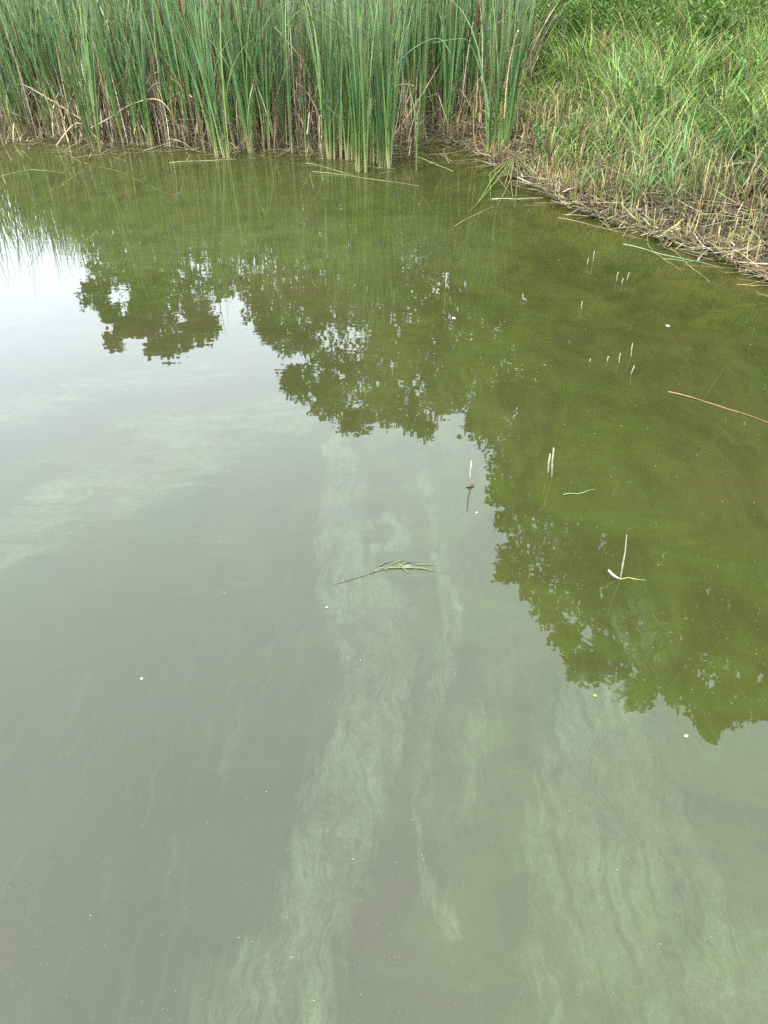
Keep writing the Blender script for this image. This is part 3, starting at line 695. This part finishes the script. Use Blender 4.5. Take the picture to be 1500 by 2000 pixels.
# also among cattail feet by the bank and floating along the reed edge
n = 2600; X = rng.uniform(-6.5, 1.75, n); Y = front_y(X) + rng.normal(.25, .4, n); Y = np.where((X > .2) & (rng.random(n) < .6), rng.uniform(8.7, 10.5, n), Y)
blades(mb, np.stack([X, Y, np.maximum(terrain_z(X, Y), 0) + rng.uniform(.003, .03, n)], 1), rng.uniform(0, 6.28, n), rng.uniform(.1, .55, n), rng.normal(1.5, .1, n), rng.normal(0, .15, n), rng.uniform(.004, .011, n), straw_cols(n, 3, .5, 1.1), 4, taper=.5)
tag(link('straw_litter', mb.mesh('straw_litter', M_dead)), 'matted pale straw and broken stems lying along the water edge', 'straw litter', kind='stuff')

# leafy weeds (narrow-leaved tall herbs) near the top of the bank
def weed_mesh(seed):
    r0 = random.Random(seed); ms_ = MB(); ml = MB()
    ns = r0.choice([3, 4, 5])
    for _ in range(ns):
        a_ = r0.uniform(0, 6.28); ln = r0.uniform(.12, .45); h = r0.uniform(.6, 1.0)
        q = np.linspace(0, 1, 6); pts = np.stack([math.sin(a_) * ln * q ** 1.6, math.cos(a_) * ln * q ** 1.6, h * q], 1)
        tube(ms_, pts, np.linspace(.005, .002, 6), (.08, .10, .03), 5)
        nl = 42; t = np.linspace(.15, 1, nl); P = np.stack([np.interp(t, q, pts[:, i]) for i in range(3)], 1)
        cc = np.array((.092, .17, .030)) * np.array([r0.uniform(.75, 1.3) for _ in range(nl)])[:, None]
        blades(ml, P, np.arange(nl) * 2.4, .13 * (1 - .45 * t), .75, .9, .024, np.stack([cc * .9, cc, cc * 1.15], 1), 4)
    return ms_.mesh('stem', M_grass), ml.mesh('leaves', M_grass)
wm = [weed_mesh(i) for i in range(5)]
spots = []
for _ in range(42): spots.append((random.uniform(1010, 1270), random.uniform(-10, 90)))
for _ in range(34): spots.append((random.uniform(1250, 1620), random.uniform(-20, 150)))
for _ in range(14): spots.append((random.uniform(1050, 1500), random.uniform(150, 330)))
for i, (px, py) in enumerate(spots):
    # find where the pixel's ray meets the bank
    d = ray(px, py + 45); t = 3.0
    while t < 40 and CAM_H + d[2] * t > float(terrain_z(d[0] * t, d[1] * t)): t += .15
    x, y = d[0] * t, d[1] * t
    if t >= 40 or y > 17: continue
    k = random.randrange(5)
    root = link('leafy_weed', None, None, (x, y, float(terrain_z(x, y)) - .02)); root.rotation_euler = (0, 0, random.uniform(0, 6.28))
    sc_ = random.uniform(.75, 1.1) * (1 if py < 150 else .6); root.scale = (sc_,) * 3
    tag(root, 'narrow-leaved weed ' + ('by the dark gap at the top of the bank beside the cattails' if px < 1160 else 'on the top of the bank left of the tall dark leaning stalk' if px < 1330 and py < 150 else 'in the brightest lime-green grass in the top right corner' if py < 150 else 'lower down among the mixed green and brown grass'), 'weed', 'leafy weeds on the right bank')
    link('stem', wm[k][0], root); link('leaves', wm[k][1], root)

def on_bank(px, py):
    d = ray(px, py); t = 3.0
    while t < 40 and CAM_H + d[2] * t > float(terrain_z(d[0] * t, d[1] * t)) + .02: t += .04
    return np.array((d[0] * t, d[1] * t, float(terrain_z(d[0] * t, d[1] * t))))
for (bx_, by_), (tx_, ty_), col, lab in [((1283, 300), (1338, 36), (.035, .030, .012), 'tall dark thin stalk leaning right among the bank grass'),
                                        ((1421, 290), (1417, 122), (.05, .03, .015), 'upright dark stalk with a small reddish head near the right side'),
                                        ((1172, 170), (1180, 62), (.26, .17, .07), 'pale tan dry seed stalk in front of the dark gap on the bank')]:
    b_ = on_bank(bx_, by_); t_ = aty(tx_, ty_, b_[1])
    mb = MB(); q = np.linspace(0, 1, 9)[:, None]; P = (t_ - b_) * q; P[:, 0] += .02 * np.sin(q[:, 0] * 7)
    tube(mb, P, np.linspace(.006, .003, 9), col, 6)
    for j in range(14):
        e = P[-1] * (1 - .022 * j); a_ = random.uniform(0, 6.28); l_ = random.uniform(.02, .05)
        tube(mb, np.array([e, e + (l_ * math.cos(a_) * .6, l_ * math.sin(a_) * .6, l_)]), np.array([.0035, .002]), np.array(col) * 1.2, 4)
    tag(link('dry_stalk', mb.mesh('dry_stalk', M_dead), None, b_), lab, 'stalk', 'single stalks rising from the bank grass')

# ------------------------------------------------------------------ things in the water
def floater(path, r, col, lab, name='floating_reed', z=.004, cat='floating stem', dips=False):
    P = np.array([gp(px, py, z) for px, py in path]); Q = []
    for i in range(len(P) - 1):
        for t in np.linspace(0, 1, 5)[:-1]: Q.append(P[i] * (1 - t) + P[i + 1] * t)
    Q.append(P[-1]); Q = np.array(Q); u = np.linspace(0, 1, len(Q))
    Q[:, 2] += .004 * np.sin(u * 9)
    if dips: Q[:, 2] -= .03 * u
    o3 = Q[0].copy(); mb = MB()
    c = np.array(col) * (1 + .2 * np.sin(u * 13))[:, None]
    tube(mb, Q - o3, .72 * r * (1 - .5 * u), c * .8, 7)
    return tag(link(name, mb.mesh(name, M_float), None, o3), lab, cat, 'loose stems floating on the pond')
YG, BR = (.15, .17, .045), (.15, .095, .045)
F = [([(960, 389), (1060, 387)], .009, (.22, .24, .15), 'pale grey-green straight stem floating off the point of the bank'),
     ([(1218, 477), (1290, 495), (1405, 522)], .008, (.11, .16, .08), 'long blue-green blade floating near the right bank'),
     ([(1264, 450), (1266, 478), (1278, 494)], .006, YG, 'short bent yellow-green stem touching the long blue-green blade'),
     ([(1309, 484), (1345, 517), (1386, 551)], .005, YG, 'yellow-green stem crossing the long blade at a slant'),
     ([(1276, 492), (1330, 528)], .004, YG, 'short thin stem under the middle of the long blade'),
     ([(1295, 505), (1345, 512), (1405, 500), (1450, 490)], .004, (.12, .15, .04), 'thin dark stem curving away right of the long blade'),
     ([(1305, 765), (1400, 790), (1500, 826)], .0055, BR, 'rusty brown stem floating by itself in open water on the right'),
     ([(810, 305), (845, 318), (884, 335)], .010, (.17, .23, .05), 'bright yellow-green blade floating right of the largest clump'),
     ([(598, 318), (650, 330), (700, 347)], .006, YG, 'yellow-green stem floating left of the largest clump'),
     ([(610, 335), (720, 348), (820, 364)], .005, (.18, .15, .07), 'long thin brown stem floating in front of the largest clump'),
     ([(330, 318), (400, 313), (460, 312)], .005, (.26, .24, .12), 'pale stem floating in front of the left cattails'),
     ([(0, 345), (60, 330), (125, 338)], .004, (.18, .2, .07), 'thin stem floating at the far left'),
     ([(1440, 556), (1500, 558)], .005, (.24, .14, .06), 'short brown stem floating at the right bank edge'),
     ([(1455, 528), (1500, 532)], .006, (.3, .22, .12), 'short straw stem floating beside the rightmost bank litter'),
     ([(888, 442), (925, 420), (965, 404)], .0045, (.2, .22, .06), 'thin stem floating alone left of the fallen leaf bunch'),
     ([(1090, 425), (1180, 445), (1240, 462)], .0045, (.2, .15, .07), 'thin stem floating along the edge of the bank straw'),
     ([(1350, 478), (1430, 500), (1500, 512)], .006, (.30, .22, .12), 'straw stem floating where the bank litter meets the water'),
     ([(1100, 966), (1130, 963), (1163, 956)], .0035, (.15, .2, .07), 'small green blade floating beside the pair of broken stubs')]
for pth, r, c, lab in F: floater(pth, r, c, lab)

# fallen bunch of yellow-green leaves off the point of the bank
root = link('fallen_cattail', None, None, gp(1005, 318, .0)); o3 = gp(1005, 318, 0)
tag(root, 'fallen bunch of yellow-green cattail leaves spreading onto the water off the point', 'fallen cattail')
for tp in [(958, 392), (972, 402), (996, 378), (1005, 405), (1022, 350), (1040, 330), (985, 365), (950, 372), (1062, 362), (1003, 395), (930, 400), (1075, 385), (915, 415), (1015, 372), (978, 352), (1100, 395), (1048, 345)]:
    mb = MB(); e = gp(*tp, .01) + 0; m_ = (o3 + e) / 2 + np.array((random.gauss(0, .06), random.gauss(0, .04), .05))
    tube(mb, np.array([o3 + (0, 0, .06), (o3 + m_) / 2 + (0, 0, .05), m_, (m_ + e) / 2 + (0, 0, -.01), e]) - o3, np.array([.0065, .0065, .006, .0045, .002]), random.choice([(.13, .15, .04), (.09, .12, .03), (.17, .15, .07), (.12, .09, .045)]), 6)
    link('leaf', mb.mesh('leaf', M_float), root)

# broken stubs rising out of the water: base pixel, top pixel, radius
S = [((918, 951), (920, 899), .0055, 'white-tipped broken stub standing alone in the reflected sky'), ((1077, 934), (1081, 874), .0055, 'taller of the two pale stubs standing close together'),
     ((1070, 925), (1074, 886), .006, 'shorter and leaning one of the two pale stubs standing close together'), ((870, 566), (872, 534), .007, 'forked pale stub right of the tiny hooked one'),
     ((852, 575), (854, 565), .006, 'tiny pale hooked stub left of the forked one'), ((1022, 588), (1021, 574), .005, 'small stub alone between the forked stub and the trio'),
     ((1147, 519), (1149, 504), .006, 'left one of two stubs nearest the bank point'), ((1158, 512), (1161, 490), .006, 'right and taller one of two stubs nearest the bank point'),
     ((1204, 549), (1207, 531), .006, 'left one of three pale stubs by the right bank'), ((1214, 556), (1217, 543), .006, 'middle and lowest one of three pale stubs by the right bank'),
     ((1224, 548), (1229, 532), .006, 'right one of three pale stubs by the right bank'), ((1135, 604), (1137, 588), .0055, 'lone short stub in front of the three by the bank'),
     ((1232, 699), (1235, 670), .0055, 'tallest one of the scattered group of five stubs'), ((1209, 710), (1211, 690), .006, 'stub just left of the tallest in the group of five'),
     ((1186, 706), (1188, 696), .006, 'second from left of the group of five stubs'), ((1152, 708), (1153, 700), .005, 'leftmost and smallest of the group of five stubs'),
     ((1232, 732), (1239, 714), .006, 'nearest and leaning one of the group of five stubs')]
for (b0, t0, r, lab) in S:
    b_ = gp(*b0); t_ = aty(t0[0], t0[1], b_[1]); v = t_ - b_; mb = MB()
    q = np.array([-.25, 0.02, .12, .35, .6, .8, .97, 1.0])[:, None]; P = v * q
    P[:, 0] += .0015 * np.sin(q[:, 0] * 9)
    r *= .7 if b0[1] > 900 else .55; pale = np.array((.27, .235, .175)); cols = np.array([(.04, .035, .02), (.05, .04, .02), (.16, .12, .07), pale * .8, pale, pale * 1.1, pale, (.25, .18, .12)])
    tube(mb, P, r * np.array([1, 1.1, 1, .95, .9, .95, .85, .45]), cols, 8)
    if 'standing alone in the reflected' in lab:
        tube(mb, np.array([(-.018, 0, .002), (-.006, 0, .006), (.006, .002, .006), (.02, .004, .002)]), np.array([.003, .008, .008, .002]), (.05, .05, .025), 6)
    if 'forked' in lab:
        tube(mb, np.array([v * .35, v * .3 + (.012, 0, 0), v * .05 + (.024, 0, 0)]), np.array([.003, .003, .0015]), pale, 5)
    if 'hooked' in lab:
        tube(mb, np.array([v, v + (.008, 0, .003), v + (.014, 0, -.004)]), np.array([.003, .0025, .0015]), pale, 5)
    tag(link('broken_stub', mb.mesh('broken_stub', M_float), None, b_), lab, 'reed stub', 'broken reed stubs standing in the pond')

# bent stem with a curled white sheath and a rooty tail
b_ = gp(1212, 1130); root = link('snapped_reed', None, None, b_)
tag(root, 'slim bent stem with a curled white sheath rising from the green water', 'snapped reed')
mb = MB(); tps = [aty(px, py, b_[1]) - b_ for px, py in [(1212, 1130), (1216, 1105), (1221, 1078), (1224, 1045)]]
tube(mb, np.array(tps), np.array([.0022, .0032, .0025, .0016]), np.array([(.2, .2, .1), (.25, .23, .17), (.25, .23, .17), (.25, .24, .15)]), 6); link('stem', mb.mesh('stem', M_float), root)
mb = MB(); sp_ = [aty(px, py, b_[1]) - b_ for px, py in [(1211, 1130), (1203, 1127), (1195, 1121), (1189, 1114)]]
tube(mb, np.array(sp_), np.array([.0015, .0045, .005, .0035]), (.48, .46, .38), 7); link('white_sheath', mb.mesh('white_sheath', M_float), root)
mb = MB(); P = np.array([gp(px, py, .003) for px, py in [(1211, 1131), (1228, 1128), (1240, 1131), (1262, 1133)]]) - b_
tube(mb, P, np.array([.0035, .0025, .002, .001]), (.14, .15, .04), 5); link('root_tail', mb.mesh('root_tail', M_float), root)

# feathery sprig drifting in mid-pond
o3 = gp(770, 1108); root = link('water_sprig', None, None, o3); tag(root, 'feathery yellow-green sprig drifting just under the pale film in mid-pond', 'water plant')
mb = MB(); P = np.array([gp(px, py, .002) for px, py in [(650, 1142), (690, 1130), (735, 1115), (775, 1106), (800, 1098)]]) - o3
tube(mb, P, np.array([.001, .002, .0026, .0026, .0015]), (.085, .09, .05), 5)
link('stem', mb.mesh('stem', M_float), root)
mb = MB()
for e in [(820, 1097), (862, 1103), (865, 1118), (815, 1113), (850, 1112), (768, 1095), (790, 1094), (835, 1108), (745, 1110), (760, 1116), (722, 1124), (800, 1120)]:
    s0 = gp(770 + random.uniform(-35, 25), 1107 + random.uniform(-3, 3), .003); e_ = gp(*e, .002); m_ = (s0 + e_) / 2 + (0, .01, .003)
    tube(mb, np.array([s0, m_, e_]) - o3, np.array([.0024, .0018, .0006]), random.choice([(.08, .09, .045), (.10, .11, .06), (.07, .08, .035)]), 5)
link('leaves', mb.mesh('leaves', M_float), root)
mb = MB(); P = np.array([gp(px, py, .005) for px, py in [(768, 1106), (780, 1101), (792, 1108)]]) - o3
tube(mb, P, np.array([.002, .005, .001]), (.08, .11, .025), 6); link('green_tip', mb.mesh('green_tip', M_float), root)

def lump(name, px, py, r, col, lab, cat, flat=.5, seed=0):
    c = gp(px, py, .002); mb = MB(); rr = np.random.default_rng(seed); V = []; n1, n2 = 7, 12
    for i in range(n1):
        th = math.pi * i / (n1 - 1)
        for j in range(n2):
            q = 2 * math.pi * j / n2; k = r * (1 + .18 * math.sin(2 * q + seed) + .1 * math.sin(3 * q + i) + rr.uniform(-.06, .06))
            V.append((k * math.sin(th) * math.cos(q), k * math.sin(th) * math.sin(q), k * flat * math.cos(th)))
    Fc = [(i * n2 + j, i * n2 + (j + 1) % n2, (i + 1) * n2 + (j + 1) % n2, (i + 1) * n2 + j) for i in range(n1 - 1) for j in range(n2)]
    mb.add(V, Fc, col); return tag(link(name, mb.mesh(name, M_float), None, c), lab, cat)
lump('pale_lump', 1340, 1437, .0065, (.26, .24, .17), 'small pale pebble-like lump floating below the reflected treetop', 'floating lump', .6, 1)
lump('floating_leaf', 1162, 1358, .006, (.14, .22, .03), 'small yellow-green leaf scrap floating at the edge of the reflected tree', 'leaf', .2, 2)
lump('white_scrap', 1304, 636, .011, (.6, .58, .5), 'white petal-like scrap floating right of the green shallows', 'scrap', .3, 3)
lump('white_scrap', 886, 621, .012, (.55, .55, .5), 'white scrap floating below the forked stub', 'scrap', .3, 4)
lump('white_scrap', 277, 1325, .004, (.5, .5, .42), 'tiny white scrap floating alone at the left in grey water', 'scrap', .3, 5)
lump('white_scrap', 931, 1001, .005, (.4, .42, .34), 'pale bubble-like scrap floating beside the reflection of the lone stub', 'scrap', .5, 6)
lump('green_scrap', 638, 1186, .0045, (.16, .28, .10), 'tiny green scrap floating left of the pale drifting band', 'scrap', .3, 7)

# countless floating specks
mb = MB(); n = 1100
px = rng.uniform(0, 1500, n); py = 420 + 1580 * rng.random(n) ** 1.1
for a_, b2 in zip(px, py):
    c = gp(a_, b2, .0015)
    if float(shore_dist(c[0], c[1])) > -.15: continue
    if float(vnoise(c[0], c[1] * .5, 2.5, 61)) < random.uniform(-.5, .6): continue
    dist = math.hypot(c[0], c[1], CAM_H); r = dist * random.uniform(.0003, .0007) * (1.5 if random.random() < .04 else 1)
    r = min(r, .006)
    k = 5; q = rng.uniform(0, 6.28) + np.arange(k) * 2 * np.pi / k; rr = r * rng.uniform(.6, 1.3, k)
    V = [c + (0, 0, r * .4)] + [c + (rr[i] * math.cos(q[i]), rr[i] * math.sin(q[i]), 0) for i in range(k)]
    mb.add(V, [(0, 1 + i, 1 + (i + 1) % k) for i in range(k)], random.choice([(.16, .17, .11), (.11, .14, .07), (.26, .26, .2), (.03, .03, .02), (.13, .16, .09), (.09, .1, .06)]))
tag(link('floating_specks', mb.mesh('floating_specks', M_float)), 'tiny pale seeds and specks scattered over the water', 'specks', kind='stuff')

# submerged stems seen through the shallows
mb = MB(); n = 420
X = rng.uniform(.9, 3.2, n); Y = rng.uniform(3.0, 8.6, n); s = shore_dist(X, Y); k = (s < -.08) & (s > -1.7); X, Y = X[k], Y[k]; n = len(X)
blades(mb, np.stack([X, Y, np.minimum(terrain_z(X, Y) + .03, -.02)], 1), rng.uniform(0, 6.28, n), rng.uniform(.1, .45, n), rng.normal(1.5, .06, n), 0, rng.uniform(.006, .012, n), straw_cols(n, 3, .8, 1.3), 3, taper=.5)
tag(link('sunken_straw', mb.mesh('sunken_straw', M_dead)), 'faint straw stems lying under the shallow water near the right bank', 'sunken straw', kind='stuff')
